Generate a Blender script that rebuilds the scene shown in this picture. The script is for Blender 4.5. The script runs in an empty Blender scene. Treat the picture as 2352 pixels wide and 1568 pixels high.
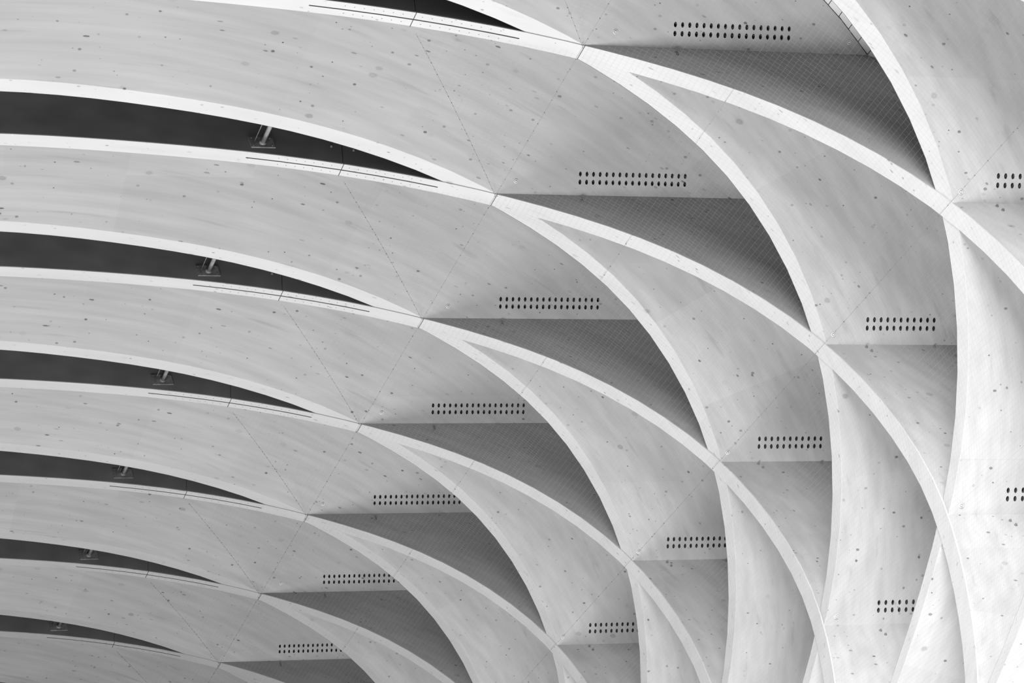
import bpy, bmesh, math, random
from mathutils import Vector, Matrix
from mathutils.geometry import delaunay_2d_cdt
random.seed(7)
C = bpy.context.scene.collection
T = 3.0                      # bay length in metres
EYE = 1.65                   # eye height of the photographer
# ------------------------------------------------------------------ camera, light, exposure
sc = bpy.context.scene
cam = bpy.data.objects.new('camera', bpy.data.cameras.new('camera'))
C.objects.link(cam); sc.camera = cam
cam.data.sensor_fit = 'HORIZONTAL'; cam.data.sensor_width = 36.0
cam.data.lens = 36.0 * 6763.2 / 2352.0
cam.data.clip_end = 500
right = Vector((0.9559, -0.2702, -0.1149)); down = Vector((0.0051, 0.4066, -0.9136)); fwd = Vector((0.2936, 0.8727, 0.3901))
right.normalize(); fwd = (fwd - right * fwd.dot(right)).normalized(); up = right.cross(fwd)
m = Matrix((right, up, -fwd)).transposed().to_4x4(); m.translation = Vector((0, 0, EYE))
cam.matrix_world = m
vs = sc.view_settings
vs.view_transform = 'Standard'; vs.look = 'None'; vs.gamma = 1.0; vs.exposure = 0.2; vs.use_curve_mapping = False
w = bpy.data.worlds.new('overcast_sky'); sc.world = w; w.use_nodes = True
w.node_tree.nodes['Background'].inputs[0].default_value = (1, 1, 1, 1)
w.node_tree.nodes['Background'].inputs[1].default_value = 0.02
sun = bpy.data.objects.new('hazy_low_sun', bpy.data.lights.new('hazy_low_sun', 'SUN')); C.objects.link(sun)
SUN_EL, SUN_AZ = math.radians(15), math.radians(22)      # low behind the photographer's left shoulder, veiled by haze
sun.data.energy = 12.9; sun.data.angle = math.radians(28)
sun.rotation_mode = 'QUATERNION'
sun.rotation_quaternion = Vector((-math.sin(SUN_AZ) * math.cos(SUN_EL), -math.cos(SUN_AZ) * math.cos(SUN_EL), math.sin(SUN_EL))).to_track_quat('Z', 'Y')
# added floor-level fill lights, no real fixtures, that wash the vault from below
for nm_, x_, y_, sx, sy, e_ in (('floor_fill_left', 0.9, 15.6, 3.0, 5.0, 5000), ('floor_fill_front', 3.2, 12.6, 6.0, 4.0, 2600), ('floor_fill_rear', 6.0, 29.0, 4.0, 8.0, 3000)):
    ld = bpy.data.lights.new(nm_, 'AREA'); ld.shape = 'RECTANGLE'; ld.size = sx; ld.size_y = sy; ld.energy = e_
    lo = bpy.data.objects.new(nm_, ld); C.objects.link(lo); lo.location = (x_, y_, 0.06); lo.rotation_euler = (math.pi, 0, 0)

# ------------------------------------------------------------------ measured geometry (units of one bay)
A0 = 7.4032; U1 = 4.3398; U2 = 4.2127; SL = 1.5326
UM = (U1 + U2) / 2; DA = (U2 - U1) / (2 * SL)
PROF = [(1.1485, 4.5531), (1.2582, 4.5517), (1.3678, 4.5476), (1.4774, 4.5413), (1.5867, 4.5331), (1.696, 4.5232), (1.8051, 4.5121), (1.9141, 4.4993), (2.0228, 4.4846), (2.1311, 4.4674), (2.239, 4.4474), (2.3462, 4.4245), (2.4528, 4.3985), (2.5585, 4.3692), (2.6631, 4.3361), (2.7663, 4.299), (2.868, 4.258), (2.9681, 4.213), (3.0661, 4.1637), (3.1613, 4.1093), (3.2529, 4.049), (3.3397, 3.9819), (3.4206, 3.9079), (3.4947, 3.8271), (3.5615, 3.7401), (3.6201, 3.6474), (3.6696, 3.5496), (3.7089, 3.4472), (3.7383, 3.3416), (3.7589, 3.2339), (3.7711, 3.1249), (3.7747, 3.0153), (3.7691, 2.9058), (3.7544, 2.7971), (3.7322, 2.6897), (3.7048, 2.5835), (3.6735, 2.4783), (3.6387, 2.3743), (3.6008, 2.2714), (3.5593, 2.1698), (3.5137, 2.0701), (3.4632, 1.9727), (3.4068, 1.8786), (3.3441, 1.7887)]
HLEFT = 0.1
left = [(2 * 1.1485 - h, u) for h, u in PROF[:0:-1] if 2 * 1.1485 - h > HLEFT]
foot = [(3.275, 1.69), (3.20, 1.56), (3.12, 1.40), (3.05, 1.2), (3.0, 0.95), (2.97, 0.6), (2.96, 0.2), (2.96, -EYE / T)]
PROF = left + PROF + foot
U_GROUND = -EYE / T
NP = len(PROF)
def seg_normal(i):
    a = PROF[max(0, i - 1)]; b = PROF[min(NP - 1, i + 1)]
    t = Vector((b[0] - a[0], b[1] - a[1])).normalized()
    return Vector((-t.y, t.x))            # outward
NORM = [seg_normal(i) for i in range(NP)]
def smooth_off(d):
    return [(p[0] + n.x * d, p[1] + n.y * d) for p, n in zip(PROF, NORM)]
OUT_D = 0.50
OUTER = smooth_off(OUT_D)
def h_at(u, curve=PROF):
    for (h0, u0), (h1, u1) in zip(curve[20:], curve[21:]):
        if (u0 - u) * (u1 - u) <= 0 and u0 != u1:
            return h0 + (h1 - h0) * (u - u0) / (u1 - u0)
    return curve[-1][0]
def W(h, a, u):
    return Vector((h * T, a * T, u * T + EYE))
def a_p1(k, u, uu): return A0 + k + (uu - u) / SL
def a_p2(k, u, uu): return A0 + k + (u - uu) / SL
def vis(p, pad=40):
    d = p - Vector((0, 0, EYE)); z = d.dot(fwd)
    if z <= 0: return False
    x = 1176 + 6763.2 * d.dot(right) / z; y = 784 - 6763.2 * d.dot(up) / z
    return -pad < x < 2352 + pad and -pad < y < 1568 + pad

# ------------------------------------------------------------------ materials
def nd(nt, t, **kw):
    n = nt.nodes.new(t)
    for k, v in kw.items(): setattr(n, k, v)
    return n
def mathn(nt, op, a, b=None, c=None):
    n = nd(nt, 'ShaderNodeMath', operation=op)
    for i, v in enumerate((a, b, c)):
        if v is None: continue
        if isinstance(v, (int, float)): n.inputs[i].default_value = v
        else: nt.links.new(v, n.inputs[i])
    return n.outputs[0]
def ramp(nt, x, stops):
    r = nd(nt, 'ShaderNodeValToRGB'); nt.links.new(x, r.inputs[0])
    e = r.color_ramp.elements
    while len(e) < len(stops): e.new(0.5)
    for el, (p, v) in zip(e, stops): el.position = p; el.color = (v, v, v, 1)
    return r.outputs[0]
def timber(name, base, knots=1.0, grain=0.1, rough=0.6, sheets=0.0):
    """white glazed laminated timber: grain follows the curve of the vault, knots and smears scattered over it"""
    M = bpy.data.materials.new(name); M.use_nodes = True; nt = M.node_tree
    bs = nt.nodes['Principled BSDF']; bs.inputs['Roughness'].default_value = rough
    bs.inputs['Specular IOR Level'].default_value = 0.06
    geo = nd(nt, 'ShaderNodeNewGeometry'); sep = nd(nt, 'ShaderNodeSeparateXYZ')
    nt.links.new(geo.outputs['Position'], sep.inputs[0])
    x, y, z = sep.outputs
    px = mathn(nt, 'MULTIPLY', mathn(nt, 'SUBTRACT', x, 1.3 * T), 0.67)
    pz = mathn(nt, 'SUBTRACT', z, 2.9 * T + EYE)
    r = mathn(nt, 'SQRT', mathn(nt, 'ADD', mathn(nt, 'MULTIPLY', px, px), mathn(nt, 'MULTIPLY', pz, pz)))
    th = mathn(nt, 'MULTIPLY', mathn(nt, 'ARCTAN2', px, pz), 5.5)
    def coords(st, sr, sy):
        c = nd(nt, 'ShaderNodeCombineXYZ')
        nt.links.new(mathn(nt, 'MULTIPLY', th, st), c.inputs[0]); nt.links.new(mathn(nt, 'MULTIPLY', r, sr), c.inputs[1])
        nt.links.new(mathn(nt, 'MULTIPLY', y, sy), c.inputs[2]); return c.outputs[0]
    def noise(vec, scale, detail=4):
        n = nd(nt, 'ShaderNodeTexNoise'); nt.links.new(vec, n.inputs['Vector']); n.inputs['Scale'].default_value = scale; n.inputs['Detail'].default_value = detail
        return n.outputs[0]
    # grain, long smears
    g = noise(coords(0.5, 9, 3), 1.6, 5)
    f = ramp(nt, g, [(0.3, 1 - grain), (0.68, 1 + grain * 0.3)])
    sm = noise(coords(1.0, 14, 5), 1.1, 2)
    f2 = ramp(nt, sm, [(0.64, 1.0), (0.76, 1 - 1.1 * grain)])
    cl = noise(coords(1, 1, 1), 0.9, 3)
    f3 = ramp(nt, cl, [(0.3, 1 - grain * 0.55), (0.7, 1.0)])
    col = mathn(nt, 'MULTIPLY', mathn(nt, 'MULTIPLY', f, f2), f3)
    if sheets:
        wv = nd(nt, 'ShaderNodeTexWhiteNoise', noise_dimensions='3D')
        cc = nd(nt, 'ShaderNodeCombineXYZ')
        nt.links.new(mathn(nt, 'FLOOR', mathn(nt, 'MULTIPLY', th, 1.15)), cc.inputs[0])
        nt.links.new(mathn(nt, 'FLOOR', mathn(nt, 'MULTIPLY', y, 0.55)), cc.inputs[1])
        nt.links.new(cc.outputs[0], wv.inputs['Vector'])
        col = mathn(nt, 'MULTIPLY', col, mathn(nt, 'ADD', mathn(nt, 'MULTIPLY', wv.outputs['Value'], sheets), 1 - sheets))
    # knots: sparse small dark spots, some ring-like, some stretched along the grain
    for sc_, st, thr, dark in ((7.2, 0.9, 0.1, 0.78), (9.0, 0.35, 0.09, 0.8), (3.6, 0.7, 0.095, 0.34), (12.0, 0.9, 0.085, 0.88)):
        v = nd(nt, 'ShaderNodeTexVoronoi', feature='F1'); nt.links.new(coords(st, 1, 1), v.inputs['Vector']); v.inputs['Scale'].default_value = sc_
        d = mathn(nt, 'ADD', v.outputs['Distance'], mathn(nt, 'MULTIPLY', mathn(nt, 'SUBTRACT', noise(coords(1, 1, 1), 34, 2), 0.5), 0.06))
        k = ramp(nt, d, [(thr * 0.25, 1 - dark * knots * 0.75), (thr * 0.55, 1 - dark * knots), (thr, 1.0)])
        sepc = nd(nt, 'ShaderNodeSeparateColor'); nt.links.new(v.outputs['Color'], sepc.inputs[0])
        amt = mathn(nt, 'ADD', mathn(nt, 'MULTIPLY', mathn(nt, 'POWER', sepc.outputs[0], 1.2), 0.8), 0.24)
        k = mathn(nt, 'SUBTRACT', 1.0, mathn(nt, 'MULTIPLY', mathn(nt, 'SUBTRACT', 1.0, k), amt))
        col = mathn(nt, 'MULTIPLY', col, k)
    col = mathn(nt, 'MULTIPLY', col, base)
    cb = nd(nt, 'ShaderNodeCombineColor')
    for i in range(3): nt.links.new(col, cb.inputs[i])
    nt.links.new(cb.outputs[0], bs.inputs['Base Color'])
    bp = nd(nt, 'ShaderNodeBump'); bp.inputs['Strength'].default_value = 0.12; bp.inputs['Distance'].default_value = 0.004
    nt.links.new(g, bp.inputs['Height']); nt.links.new(bp.outputs[0], bs.inputs['Normal'])
    return M
def plain(name, v, rough=0.6, metal=0.0, var=0.0, scale=3.0):
    M = bpy.data.materials.new(name); M.use_nodes = True; nt = M.node_tree; bs = nt.nodes['Principled BSDF']
    bs.inputs['Roughness'].default_value = rough; bs.inputs['Metallic'].default_value = metal; bs.inputs['Specular IOR Level'].default_value = 0.25
    tc = nd(nt, 'ShaderNodeTexCoord'); n = nd(nt, 'ShaderNodeTexNoise'); nt.links.new(tc.outputs['Object'], n.inputs['Vector']); n.inputs['Scale'].default_value = scale
    nt.links.new(ramp(nt, n.outputs[0], [(0.3, max(0, v * (1 - var))), (0.7, min(1, v * (1 + var)))]), bs.inputs['Base Color'])
    return M
ALB = 0.24
M_SOFFIT = timber('white_glazed_timber_edge', ALB * 1.1, knots=0.7, grain=0.06)
M_PANEL = timber('white_glazed_timber_face', ALB, knots=1.0, grain=0.13, sheets=0.09)
M_HOLE = plain('drill_hole_shade', 0.015, 0.9)  # near-black colour stands in for the shade inside the holes
M_SLIT = plain('black_joint_shadow_gap', 0.012, 0.8)
M_SCREW = plain('dull_screw_steel', 0.10, 0.5)
M_STEEL = plain('galvanised_steel', 0.12, 0.55, 0.0, 0.35, 12)
M_ROPE = plain('grey_rope', 0.10, 0.9)
M_KNOT = plain('dark_rope_knot', 0.04, 0.9)
M_NET = plain('grey_net_cord', 0.13, 0.9)
M_BOARD = plain('grey_outer_boarding', 0.35, 0.7, 0, 0.15, 1.5)
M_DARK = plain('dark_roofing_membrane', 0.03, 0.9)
M_GROUND = plain('pale_paving', 0.30, 0.8, 0, 0.1, 0.6)
M_PLATE = plain('dark_steel_plate', 0.13, 0.6, 0.0, 0.5, 9)
M_BACK = plain('shade_darkened_back_face', 0.06, 0.8, 0, 0.3, 2)  # shade of the cavities put into the colour
M_VOID = plain('grimy_slot_shade_face', 0.115, 0.8, 0, 0.22, 1.6)  # grimy tone, darkened further to paint the shade in the slots
M_EYE = plain('bright_zinc', 0.30, 0.4, 0.0, 0.3, 30)
M_FLASH = plain('weathered_edge_strip', 0.24, 0.6, 0, 0.35, 30)

# ------------------------------------------------------------------ helpers
USED = {}
def link(name, me, parent=None, loc=None):
    o = bpy.data.objects.new(name, me); C.objects.link(o)
    if parent is not None: o.parent = parent
    if loc is not None: o.location = loc
    return o
def mesh(name, verts, faces, mat, smooth=False):
    me = bpy.data.meshes.new(name); me.from_pydata([tuple(v) for v in verts], [], faces); me.update()
    if mat: me.materials.append(mat)
    if smooth:
        for p in me.polygons: p.use_smooth = True
    return me
def fix_normals(me):
    bm = bmesh.new(); bm.from_mesh(me); bmesh.ops.recalc_face_normals(bm, faces=bm.faces); bm.to_mesh(me); bm.free()
def thing(name, label, cat, loc, group=None):
    o = bpy.data.objects.new(name, None); C.objects.link(o); o.location = loc
    o.empty_display_size = 0.2
    o['label'] = label; o['category'] = cat
    if group: o['group'] = group
    bpy.context.view_layer.update()
    return o
def rel(root, v): return v - root.location
def tube_mesh(name, pts, r, mat, n=6, closed_ends=True):
    verts = []; faces = []
    pts = [Vector(p) for p in pts]
    for i, p in enumerate(pts):
        t = (pts[min(i + 1, len(pts) - 1)] - pts[max(i - 1, 0)]).normalized()
        s = t.cross(Vector((0, 0, 1)))
        if s.length < 1e-3: s = t.cross(Vector((1, 0, 0)))
        s.normalize(); q = s.cross(t)
        for k in range(n):
            an = 2 * math.pi * k / n; verts.append(p + s * (r * math.cos(an)) + q * (r * math.sin(an)))
    for i in range(len(pts) - 1):
        for k in range(n): faces.append((i * n + k, i * n + (k + 1) % n, (i + 1) * n + (k + 1) % n, (i + 1) * n + k))
    if closed_ends:
        faces.append(tuple(range(n))[::-1]); faces.append(tuple(range((len(pts) - 1) * n, len(pts) * n)))
    return mesh(name, verts, faces, mat, True)
def box_verts(o, ax, ay, az):
    """box spanned by half-axes ax, ay, az about o"""
    vs_ = [o + ax * i + ay * j + az * k for i in (-1, 1) for j in (-1, 1) for k in (-1, 1)]
    fs = [(0, 1, 3, 2), (4, 6, 7, 5), (0, 4, 5, 1), (2, 3, 7, 6), (0, 2, 6, 4), (1, 5, 7, 3)]
    return vs_, fs

# ------------------------------------------------------------------ setting: ground and the boarded outer skin
g = 130
gm = mesh('floor', [(-g, -g, 0), (g, -g, 0), (g, g, 0), (-g, g, 0)], [(0, 1, 2, 3)], M_GROUND)
gf = link('floor', gm); gf['kind'] = 'structure'
K0, K1 = -3, 10
AY0 = A0 + K0 - 1.2; AY1 = A0 + K1 + 0.6
skin = smooth_off(OUT_D + 0.03)
sv = []; sf = []
for i, (h, u) in enumerate(skin):
    sv += [W(h, AY0, u), W(h, AY1, u)]
    if i: sf.append((2 * i - 2, 2 * i - 1, 2 * i + 1, 2 * i))
n0 = len(sv)
skin2 = smooth_off(OUT_D + 0.09)
for i, (h, u) in enumerate(skin2):
    sv += [W(h, AY0, u), W(h, AY1, u)]
    if i: sf.append((n0 + 2 * i - 2, n0 + 2 * i, n0 + 2 * i + 1, n0 + 2 * i - 1))
NS = len(skin)
sf += [(0, n0, n0 + 1, 1), (2 * NS - 2, 2 * NS - 1, n0 + 2 * NS - 1, n0 + 2 * NS - 2)]
for e in (0, 1):
    for i in range(1, NS): sf.append((2 * i - 2 + e, 2 * i + e, n0 + 2 * i + e, n0 + 2 * i - 2 + e))
# added unseen blocker that keeps light out of the roof void's left end
b = len(sv)
for h, u in ((HLEFT - 0.01, PROF[0][1] + 0.02), (HLEFT - 0.01, skin2[0][1] + 0.3)):
    for dh in (0.0, -0.03): sv += [W(h + dh, AY0, u), W(h + dh, AY1, u)]
sf += [(b, b + 1, b + 5, b + 4), (b + 2, b + 6, b + 7, b + 3), (b, b + 2, b + 3, b + 1), (b + 4, b + 5, b + 7, b + 6), (b, b + 4, b + 6, b + 2), (b + 1, b + 3, b + 7, b + 5)]
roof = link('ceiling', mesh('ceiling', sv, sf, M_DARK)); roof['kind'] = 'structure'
roof['label'] = 'dark outer roof skin above the white ribs'
# boards of the skin, running along the hall, open dark joints between them
acc = [0.0]
for i in range(1, NP): acc.append(acc[-1] + (Vector(OUTER[i]) - Vector(OUTER[i - 1])).length)
def along(curve, accv, s):
    for i in range(1, len(accv)):
        if accv[i] >= s or i == len(accv) - 1:
            f = (s - accv[i - 1]) / (accv[i] - accv[i - 1]); a = Vector(curve[i - 1]); b = Vector(curve[i]); return a + (b - a) * f, (b - a).normalized()
BW = 0.0475
s = 0.0
while s < acc[-1] - BW:
    p, t = along(OUTER, acc, s + BW / 2)
    if p.y > 1.6:
        n = Vector((-t.y, t.x)); hw = BW / 2 - 0.0011
        o = W(p.x, (AY0 + AY1) / 2, p.y); c = p + n * 0.012
        o = W(c.x, (AY0 + AY1) / 2, c.y)
        v, f = box_verts(Vector((0, 0, 0)), Vector((t.x, 0, t.y)) * hw * T, Vector((0, (AY1 - AY0) / 2 * T, 0)), Vector((n.x, 0, n.y)) * 0.012 * T)
        link('board', mesh('board', v, f, M_BOARD), roof, o)
    s += BW

# ------------------------------------------------------------------ inclined timber plates: the vault is cut out of them
def cut_profile(u_lo, u_hi, curve):
    """the part of a (h,u) polyline between two levels, right-hand branch; ends interpolated"""
    pts = []
    for i in range(len(curve)):
        h, u = curve[i]
        if i:
            h0, u0 = curve[i - 1]
            for lv in (u_hi, u_lo):
                if (u0 - lv) * (u - lv) < 0:
                    f = (lv - u0) / (u - u0); pts.append((h0 + (h - h0) * f, lv))
        if u_lo <= u <= u_hi: pts.append((h, u))
    return pts
LEVELS = [UM + 0.5 * SL, UM, UM - 0.5 * SL, UM - SL, UM - 1.5 * SL, UM - 2 * SL, UM - 2.5 * SL, UM - 3 * SL, UM - 3.5 * SL]
def region(j):
    """outline of plate segment j in (h,u): vault edge points first, then the rest"""
    hi, lo = LEVELS[j], max(LEVELS[j + 1], U_GROUND)
    if j == 0:
        edge = [(h, u) for h, u in cut_profile(lo, 9, PROF) if True]
        # only the branch right of the left end
        out = [(h, u) for h, u in OUTER if u > lo]
        lo_out = h_at(lo, OUTER)
        out = [(h, min(u, hi)) for h, u in out] + [(lo_out, lo)]
    else:
        edge = cut_profile(lo, hi, PROF); out = cut_profile(lo, hi, OUTER)
    return edge, out[::-1]
REG = [region(j) for j in range(8)]
HOLE_A, HOLE_B = 0.0050, 0.0072      # half-axes (h, u)
HOLES = {0: [(3.1135 + 0.0234 * i, UM + du) for du in (0.0600, 0.0372) for i in range(17)],
         1: [(3.8205 + 0.02305 * i, UM - 0.5 * SL + du) for du in (0.0670, 0.0445) for i in range(11)],
         2: [(3.9295 + 0.0243 * i, UM - SL + du) for du in (0.0600, 0.0390) for i in range(8)]}
def slab_mesh(name, kind, k, j, root, with_holes):
    edge, rest = REG[j]
    inset = 0.0015
    poly = edge + rest
    n = len(poly)
    fn = a_p1 if kind == 1 else a_p2
    un, uf = (U2, U1) if kind == 1 else (U1, U2)       # near face, far face
    # near face triangulated with the holes cut out
    pts = [Vector(p) for p in poly]; loops = [list(range(n))[::-1]]
    ctr = sum((p[0] for p in edge)) / len(edge)
    area = sum(poly[i][0] * poly[(i + 1) % n][1] - poly[(i + 1) % n][0] * poly[i][1] for i in range(n))
    if area > 0: loops = [list(range(n))]
    if with_holes:
        for (h, u) in HOLES[j]:
            b = len(pts); pts += [Vector((h + HOLE_A * math.cos(q * math.pi / 5), u + HOLE_B * math.sin(q * math.pi / 5))) for q in range(10)]
            loops.append(list(range(b, b + 10)))
    vo, _, fo, _, _, _ = delaunay_2d_cdt(pts, [], loops, 2, 1e-6)
    V = [rel(root, W(p.x, fn(k, p.y, un), p.y)) for p in vo]; F = [tuple(f) for f in fo]
    # far face
    vo2, _, fo2, _, _, _ = delaunay_2d_cdt(pts[:n], [], loops[:1], 2, 1e-6)
    b = len(V); V += [rel(root, W(p.x, fn(k, p.y, uf), p.y)) for p in vo2]; F += [tuple(b + i for i in f)[::-1] for f in fo2]
    # rim (outer edge only; the vault edge is closed by the soffit strip)
    b = len(V); E = len(edge)
    for (h, u) in poly: V += [rel(root, W(h, fn(k, u, un), u)), rel(root, W(h, fn(k, u, uf), u))]
    for i in range(E, n - 1): F.append((b + 2 * i, b + 2 * i + 1, b + 2 * i + 3, b + 2 * i + 2))
    me = mesh(name, V, F, M_PANEL)
    if kind == 1:                                      # the steep plates' backs, coloured dark to deepen the shade in slots and coffers
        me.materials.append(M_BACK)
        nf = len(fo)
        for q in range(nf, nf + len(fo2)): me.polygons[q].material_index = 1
    elif j == 0:                                       # upper faces seen through the slots: grime plus painted-in slot shade
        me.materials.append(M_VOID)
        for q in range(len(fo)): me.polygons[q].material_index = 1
    return me
def soffit_mesh(kind, k, j, root, drop):
    """the plate's narrow curved edge: a strip with small bevels along both arrises"""
    edge, _ = REG[j]
    fn = a_p1 if kind == 1 else a_p2
    un, uf = (U2, U1) if kind == 1 else (U1, U2)
    V = []; F = []
    bev = 0.0022
    for i, (h, u) in enumerate(edge):
        a = edge[max(i - 1, 0)]; c = edge[min(i + 1, len(edge) - 1)]
        t = Vector((c[0] - a[0], c[1] - a[1])).normalized(); nn = Vector((-t.y, t.x))
        du = uf - un
        for off, fr in ((bev * 1.4, 0.0), (-drop, 0.02), (-drop, 0.98), (bev * 1.4, 1.0)):
            hh = h + nn.x * off; uu = u + nn.y * off
            V.append(rel(root, W(hh, fn(k, uu, un + du * fr), uu)))
    for i in range(len(edge) - 1):
        for q in range(3): F.append((4 * i + q, 4 * i + q + 1, 4 * i + 5 + q, 4 * i + 4 + q))
    me = mesh('edge_strip', V, F, M_SOFFIT); fix_normals(me)
    return me
def hole_mesh():
    nrm = Vector((0, SL, 1)).normalized() if True else None
    V = []; F = []; N = 10
    for d, sc_ in ((0.0, 1.0), (0.028, 1.0)):
        for q in range(N):
            h = HOLE_A * math.cos(q * math.pi / 5) * sc_; u = HOLE_B * math.sin(q * math.pi / 5) * sc_
            V.append(Vector((h, -u / SL, u)) * T + nrm * (d * T))
    for q in range(N): F.append((q, (q + 1) % N, N + (q + 1) % N, N + q))
    F.append(tuple(range(N, 2 * N)))
    return mesh('hole', V, F, M_HOLE)
HOLE_ME = hole_mesh()
NTH = ['topmost', 'second', 'third', 'fourth', 'fifth', 'sixth', 'seventh', 'eighth', 'ninth']
def ordinal(i): return NTH[i] if i < len(NTH) else 'far'

def p1_label(k):
    if k == -3: return 'white rib nearer than the view, beyond its right edge'
    if k == -2: return 'white rib cut off by the right edge, low in the corner'
    if k == -1: return 'broad white rib arching from the top edge, then slanting left at lower right'
    if k == 7: return 'steep white rib just beyond the lowest slot, at the bottom left edge'
    if k > 7: return 'steep white rib far down the hall, %s past the lowest slot' % {8: 'second', 9: 'third'}[k]
    if 0 <= k <= 6:
        return 'steep white rib with holed face branching down from the %s slot tip' % ['topmost', 'second', 'third', 'fourth', 'fifth', 'sixth', 'lowest'][k]
def p2_label(k):
    if 0 <= k <= 6:
        return 'shallow white rib under the %s dark slot, sweeping gently right' % ['topmost', 'second', 'third', 'fourth', 'fifth', 'sixth', 'lowest'][k]
    return {7: 'shallow white rib just beyond the lowest slot, below the frame', 8: 'shallow white rib far down the hall, second past the lowest slot', 9: 'shallow white rib far down the hall, third past the lowest slot', -1: 'shallow white rib just above the top edge of the view', -2: 'shallow white rib second above the top edge of the view', -3: 'shallow white rib at the near open end of the vault'}[k]
P1 = {}; P2 = {}
for k in range(K0, K1):
    for kind in (1, 2):
        fn = a_p1 if kind == 1 else a_p2
        lab = p1_label(k) if kind == 1 else p2_label(k)
        root = thing('vault_rib', lab, 'rib', W(h_at(UM), fn(k, UM, UM), UM), 'steep vault ribs' if kind == 1 else 'shallow vault ribs')
        (P1 if kind == 1 else P2)[k] = root
        for j in range(8):
            ctr = W(h_at(LEVELS[j + 1]) + 0.4, fn(k, LEVELS[j + 1], UM), LEVELS[j + 1])
            holes = kind == 1 and j in HOLES and -3 <= k <= 8
            nm = 'perforated_panel' if holes else 'plain_panel'
            pan = link(nm, slab_mesh(nm, kind, k, j, root, holes), root)
            link('edge_strip', soffit_mesh(kind, k, j, root, 0.0 if kind == 1 else 0.0035), root)
            if holes:
                for (h, u) in HOLES[j]:
                    p = W(h, a_p1(k, u, U2), u)
                    if vis(p): link('drilled_hole', HOLE_ME, pan, rel(root, p))

# ------------------------------------------------------------------ fittings on the ribs
def prof_u(h):
    """height of the vault above h on the upper right-hand branch"""
    for (h0, u0), (h1, u1) in zip(PROF, PROF[1:]):
        if h0 <= h <= h1 and u0 > 3: return u0 + (u1 - u0) * (h - h0) / (h1 - h0)
def on_edge(k, h, f, proud):
    u = prof_u(h); e = 0.02; t = Vector((2 * e, prof_u(h + e) - prof_u(h - e))).normalized(); n = Vector((-t.y, t.x))
    hh = h - n.x * proud; uu = u - n.y * proud
    return W(hh, a_p2(k, uu, U1 + (U2 - U1) * f), uu)
N1P = Vector((0, SL, 1)).normalized()          # into the steep plate (away from the room)
N2P = Vector((0, -1 * SL, 1)).normalized()     # out of the shallow plate's upper face
EDGE = 0.0035
def ribbon(name, pts_a, pts_b, lift, mat):
    """thin raised strip between two rails; lift = offset vector of the visible face"""
    V = []; F = []
    for a, b in zip(pts_a, pts_b): V += [a, b, b + lift, a + lift]
    n = len(pts_a)
    for i in range(n - 1):
        for q in range(4): F.append((4 * i + q, 4 * i + (q + 1) % 4, 4 * i + 4 + (q + 1) % 4, 4 * i + 4 + q))
    F += [(3, 2, 1, 0), (4 * n - 4, 4 * n - 3, 4 * n - 2, 4 * n - 1)]
    me = mesh(name, V, F, mat); fix_normals(me); return me
def frange(a, b, n): return [a + (b - a) * i / (n - 1) for i in range(n)]
def disc_into(V, F, c, nrm, r, hgt, n=6):
    x = nrm.orthogonal().normalized(); y = nrm.cross(x); b = len(V)
    for d in (0, hgt):
        for q in range(n): V.append(c + x * (r * math.cos(2 * math.pi * q / n)) + y * (r * math.sin(2 * math.pi * q / n)) + nrm * d)
    for q in range(n): F.append((b + q, b + (q + 1) % n, b + n + (q + 1) % n, b + n + q))
    F.append(tuple(range(b + n, b + 2 * n)))
def bolt_mesh(name, nrm, r, hgt, mat):
    V = []; F = []; disc_into(V, F, Vector((0, 0, 0)), nrm, r * 1.5, hgt * 0.35, 8); disc_into(V, F, Vector((0, 0, 0)), nrm, r, hgt, 6)
    return mesh(name, V, F, mat)
BOLT2 = bolt_mesh('bolt', N2P, 0.0034 * T, 0.006 * T, M_SCREW)
def eye_mesh():
    """small ring plate with a domed bolt that the net ropes are tied to"""
    V = []; F = []; nrm = -N1P; x = Vector((1, 0, 0)); y = nrm.cross(x); N = 14; R_, r_ = 0.0062 * T, 0.0016 * T
    for i in range(N):
        c = x * (R_ * math.cos(2 * math.pi * i / N)) + y * (R_ * math.sin(2 * math.pi * i / N)); d = c.normalized()
        for q in range(6): V.append(c + d * (r_ * math.cos(q * math.pi / 3)) + nrm * (r_ * math.sin(q * math.pi / 3) + r_))
    for i in range(N):
        for q in range(6): F.append((i * 6 + q, i * 6 + (q + 1) % 6, ((i + 1) % N) * 6 + (q + 1) % 6, ((i + 1) % N) * 6 + q))
    disc_into(V, F, Vector((0, 0, 0)), nrm, 0.0032 * T, 0.005 * T, 8)
    return mesh('eye_bolt', V, F, M_EYE, True)
EYE_ME = eye_mesh()
for k in range(-2, 8):
    root = P1[k]
    for h, du in ((2.90 + random.uniform(-0.015, 0.04), 0.036), (3.705, -0.7396), (3.782, -1.5092), (3.6907, 0.0315)):
        u = UM + du; p = W(h, a_p1(k, u, U2), u)
        if vis(p): link('eye_bolt', EYE_ME, root, rel(root, p))
for k in range(-1, 8):
    root = P2[k]
    for h, du in ((3.112, -0.022), (3.1116, -0.0365), (3.816, -0.779), (3.8254, -0.798), (4.0523, -0.7775), (3.9275, -1.5607), (3.937, -1.578), (2.3176, 0.2441), (2.3895, 0.2246)):
        u = UM + du; p = W(h, a_p2(k, u, U1), u)
        if vis(p): link('bolt', BOLT2, root, rel(root, p))
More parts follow.
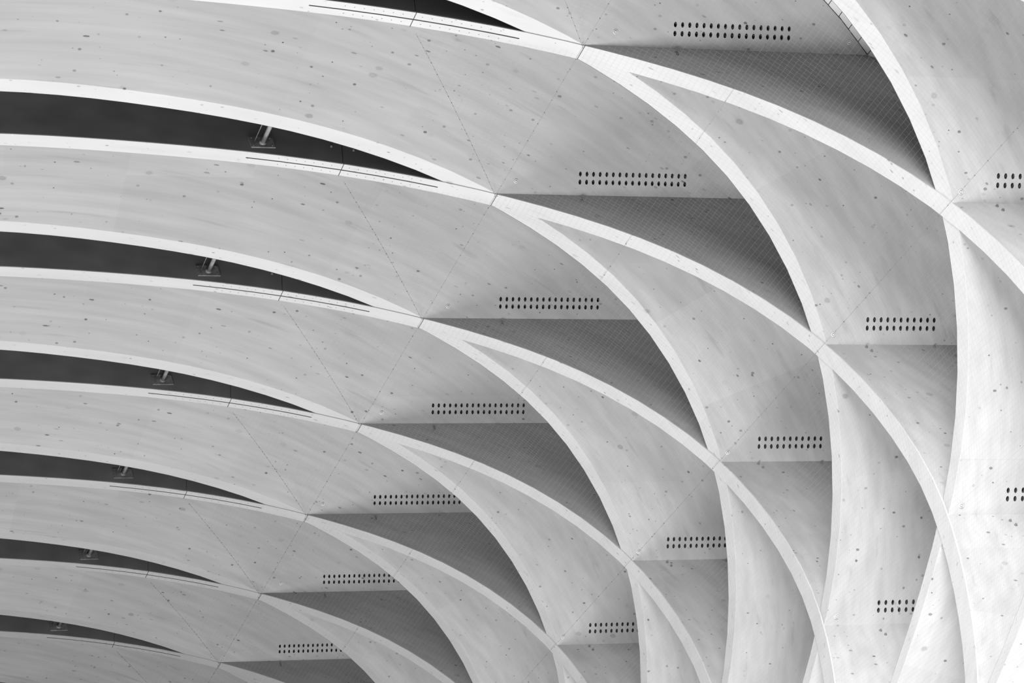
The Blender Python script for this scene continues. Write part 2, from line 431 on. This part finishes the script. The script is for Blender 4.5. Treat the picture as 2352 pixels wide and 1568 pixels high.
for k in range(0, 8):
    root = P2[k]
    # sealed slit along the middle of the edge, the joint across it, screw rows to either side
    hs = frange(2.026, 2.649, 24); up_n = Vector((0, 0, -0.0010 * T))
    link('slit', ribbon('slit', [rel(root, on_edge(k, h, 0.468, EDGE - 0.0004)) for h in hs], [rel(root, on_edge(k, h, 0.532, EDGE - 0.0004)) for h in hs], up_n, M_SLIT), root)
    for nm, h0, wd in (('joint', 2.338, 0.0011), ('joint', 2.8262, 0.0009)):
        fs = frange(-0.01, 1.01, 6)
        link(nm, ribbon(nm, [rel(root, on_edge(k, h0 - wd, f, EDGE - 0.0006)) for f in fs], [rel(root, on_edge(k, h0 + wd, f, EDGE - 0.0006)) for f in fs], up_n, M_SLIT), root)
    us = frange(prof_u(2.335) + 0.004, 4.56, 4)
    link('joint', ribbon('joint', [rel(root, W(2.3352 + 0.2 * (u - us[0]), a_p2(k, u, U1), u)) for u in us], [rel(root, W(2.3367 + 0.2 * (u - us[0]), a_p2(k, u, U1), u)) for u in us], N2P * (0.0008 * T), M_SLIT), root)
    V = []; F = []
    for f in (0.24, 0.76):
        for i in range(17):
            h = 2.13 + 0.0288 * i + (0.004 if f > 0.5 else 0)
            if abs(h - 2.338) > 0.012: disc_into(V, F, rel(root, on_edge(k, h, f, EDGE - 0.0002)), Vector((0, 0, -1)), 0.0019 * T, 0.0008 * T)
    o = link('screw_heads', mesh('screw_heads', V, F, M_SCREW), root); o['kind'] = 'stuff'
    # weathered strip along the upper arris of the edge, beside the dark slot
    hs = frange(1.0, 2.56, 40)
    link('weathered_strip', ribbon('weathered_strip', [rel(root, on_edge(k, h, 0.035, EDGE - 0.0008)) for h in hs], [rel(root, on_edge(k, h, 0.105, EDGE - 0.0008)) for h in hs], Vector((0, 0, -0.0006 * T)), M_FLASH), root)

for k in (-1, 0, 1):
    root = P1[k]; pts = [(h, u) for h, u in cut_profile(UM + 0.002, 4.80, OUTER)]
    a_ = [rel(root, W(h - 0.002, a_p1(k, u, U2), u)) for h, u in pts]; b_ = [rel(root, W(h + 0.002, a_p1(k, u, U2), u)) for h, u in pts]
    link('shadow_gap_strip', ribbon('shadow_gap_strip', a_, b_, -N1P * (0.0015 * T), M_SLIT), root)  # dark strip painting the shadow gap along the plate's outer edge

# ------------------------------------------------------------------ struts standing in the slots
def strut(k):
    c = W(2.082, a_p2(k, UM + 0.256, U1), UM + 0.256)
    t = thing('strut', 'dark round steel strut on a square base plate in the %s slot with a strut' % ORD[k], 'strut', c, 'struts in the dark slots')
    s2 = Vector((0, 1, SL)).normalized()           # up the plate
    v, f = box_verts(N2P * (0.002 * T), Vector((0.041 * T, 0, 0)), s2 * (0.034 * T), N2P * (0.002 * T))
    link('base_plate', mesh('base_plate', v, f, M_PLATE), t)
    d = Vector((0.16, -0.93, 0.30)).normalized()
    u0 = Vector((0, 0, 0)) + N2P * (0.004 * T) - s2 * (0.010 * T)
    L = 0.30 * T
    link('pole', tube_mesh('pole', [u0, u0 + d * (L * 0.5), u0 + d * L], 0.0078 * T, M_STEEL, 12), t)
    link('collar', tube_mesh('collar', [u0 - d * (0.002 * T), u0 + d * (0.007 * T)], 0.0115 * T, M_STEEL, 12), t)
    q = Vector((-0.024 * T, 0, 0)) + s2 * (0.004 * T)
    link('thin_rod', tube_mesh('thin_rod', [q + N2P * (0.004 * T), q + N2P * (0.004 * T) + d * L * 0.95], 0.0016 * T, M_STEEL, 6), t)
    V = []; F = []
    for ix in (-1, 1):
        for iy in (-1, 1): disc_into(V, F, Vector((0.032 * T * ix, 0, 0)) + s2 * (0.025 * T * iy) + N2P * (0.004 * T), N2P, 0.0022 * T, 0.002 * T)
    o = link('plate_bolts', mesh('plate_bolts', V, F, M_SCREW), t)
ORD = {0: 'nearest', 1: 'topmost', 2: 'second', 3: 'third', 4: 'fourth', 5: 'fifth', 6: 'lowest'}
for k in range(1, 7): strut(k)

# ------------------------------------------------------------------ bird nets laced under the coffers
IN = 0.0085
NETC = [(p[0] - n.x * IN, p[1] - n.y * IN) for p, n in zip(PROF, NORM)]
nacc = [0.0]
for i in range(1, NP): nacc.append(nacc[-1] + (Vector(NETC[i]) - Vector(NETC[i - 1])).length)
def net_pt(s):
    p, t = along(NETC, nacc, s); return p, Vector((-t.y, t.x))
def s_at(h=None, u=None):
    for i in range(len(left) + 1, NP):
        a, b = NETC[i - 1], NETC[i]
        if h is not None and a[0] <= h <= b[0]: return nacc[i - 1] + (nacc[i] - nacc[i - 1]) * (h - a[0]) / (b[0] - a[0])
        if u is not None and a[1] >= u >= b[1]: return nacc[i - 1] + (nacc[i] - nacc[i - 1]) * (a[1] - u) / (a[1] - b[1])
S_N0 = s_at(u=UM - IN * 0.9); S_M = s_at(u=4.058); S_N1 = s_at(u=UM - 0.5 * SL); S_M2 = s_at(u=3.12); S_N2 = s_at(u=UM - SL); S_END = s_at(u=1.95)
PITCH = 0.0178; RW = 0.000105
def cord(V, F, pts, r):
    b = len(V)
    for i, p in enumerate(pts):
        t = (pts[min(i + 1, len(pts) - 1)] - pts[max(i - 1, 0)]).normalized(); x = t.orthogonal().normalized(); y = t.cross(x)
        for q in range(3): V.append(p + x * (r * math.cos(q * 2.0944)) + y * (r * math.sin(q * 2.0944)))
    for i in range(len(pts) - 1):
        for q in range(3): F.append((b + 3 * i + q, b + 3 * i + (q + 1) % 3, b + 3 * i + 3 + (q + 1) % 3, b + 3 * i + 3 + q))
def rope(root, a, b, sa, sb, nk, sag=True):
    """a rope laced through the meshes: thin cord with a tie every few centimetres"""
    pts = []; n = 30
    for i in range(n + 1):
        s_ = sa + (sb - sa) * i / n; p, nn = net_pt(s_); p = p - nn * 0.0012
        pts.append(rel(root, W(p.x, a + (b - a) * i / n, p.y)))
    link('lacing_rope', tube_mesh('lacing_rope', pts, (0.00045 if abs(sa - sb) > 1e-6 else 0.00026) * T, M_ROPE, 5), root)
    V = []; F = []
    for i in range(nk):
        f = (i + 0.5 + random.uniform(-0.25, 0.25)) / nk; p, nn = net_pt(sa + (sb - sa) * f); p = p - nn * 0.0015
        c = rel(root, W(p.x, a + (b - a) * f, p.y)); r = 0.0019 * T * random.uniform(0.75, 1.25); b0 = len(V)
        for d in ((1, 0, 0), (-1, 0, 0), (0, 1, 0), (0, -1, 0), (0, 0, 1), (0, 0, -1)): V.append(c + Vector(d) * r)
        F += [(b0 + i0, b0 + i1, b0 + i2) for i0, i1, i2 in ((0, 2, 4), (2, 1, 4), (1, 3, 4), (3, 0, 4), (2, 0, 5), (1, 2, 5), (3, 1, 5), (0, 3, 5))]
    o = link('rope_ties', mesh('rope_ties', V, F, M_KNOT), root); o['kind'] = 'stuff'
NA0, NA1 = A0 - 2.3, A0 + 7.6
def strip(label, s0, s1, seam, nk=0):
    p, _ = net_pt((s0 + s1) / 2)
    t = thing('safety_net', label, 'net', W(p.x, A0 + 2, p.y), 'grey bird nets under the coffers')
    V = []; F = []
    n = max(1, round((s1 - s0) / PITCH))
    for i in range(n + 1):
        p, _ = net_pt(s0 + (s1 - s0) * i / n); cord(V, F, [rel(t, W(p.x, NA0, p.y)), rel(t, W(p.x, NA1, p.y))], RW * T)
    ss = [s0 + (s1 - s0) * i / 8 for i in range(9)]; pp = [net_pt(x)[0] for x in ss]
    for j in range(int((NA1 - NA0) / PITCH)):
        a = NA0 + j * PITCH; cord(V, F, [rel(t, W(p.x, a, p.y)) for p in pp], RW * T)
    o = link('net_mesh', mesh('net_mesh', V, F, M_NET), t); o['kind'] = 'stuff'
    if seam: rope(t, NA0, NA1, s0, s0, nk)
    return t
strip('fine grey net right of the slot tips, up to the first rope seam', S_N0, S_M, True, 150)
strip('fine grey net between the first and second rope seams', S_M, S_N1, True, 120)
strip('fine grey net over the second row of perforated coffers', S_N1, S_M2, True, 110)
strip('fine grey net over the steep middle of the right wall', S_M2, S_N2, False)
strip('fine grey net low on the right wall', S_N2, S_END, False)
S_T = s_at(h=2.36)
for k in range(0, 8):
    aF = A0 + DA + k; aC = aF - 1 + 0.04; aS = aF - 0.80
    lab = 'triangular grey net laced along a slanting rope above the %s slot tip' % ['topmost', 'second', 'third', 'fourth', 'fifth', 'sixth', 'lowest', 'hidden eighth'][k]
    p, _ = net_pt(S_N0); t = thing('corner_net', lab, 'net', W(p.x, aF, p.y), 'triangular corner nets')
    V = []; F = []; n = round((S_N0 - S_T) / PITCH)
    for i in range(n + 1):
        f = i / n; p, _ = net_pt(S_T + (S_N0 - S_T) * f)
        cord(V, F, [rel(t, W(p.x, aS + (aC - aS) * f, p.y)), rel(t, W(p.x, aS + (aF - aS) * f, p.y))], RW * T)
    j = 0; a = aC
    while a < aF:
        f = (a - aS) / (aF - aS) if a > aS else (a - aS) / (aC - aS)
        s_ = S_T + (S_N0 - S_T) * f
        if S_N0 - s_ > 0.01:
            cord(V, F, [rel(t, W(q.x, a, q.y)) for q in (net_pt(s_ + (S_N0 - s_) * z / 4)[0] for z in range(5))], RW * T)
        a += PITCH
    o = link('net_mesh', mesh('net_mesh', V, F, M_NET), t); o['kind'] = 'stuff'
    rope(t, aS, aF, S_T, S_N0, 30)
bpy.context.view_layer.update()
print('objects', len(bpy.data.objects), 'tris', sum(len(o.data.loop_triangles) or len(o.data.polygons) for o in bpy.data.objects if o.type == 'MESH'))
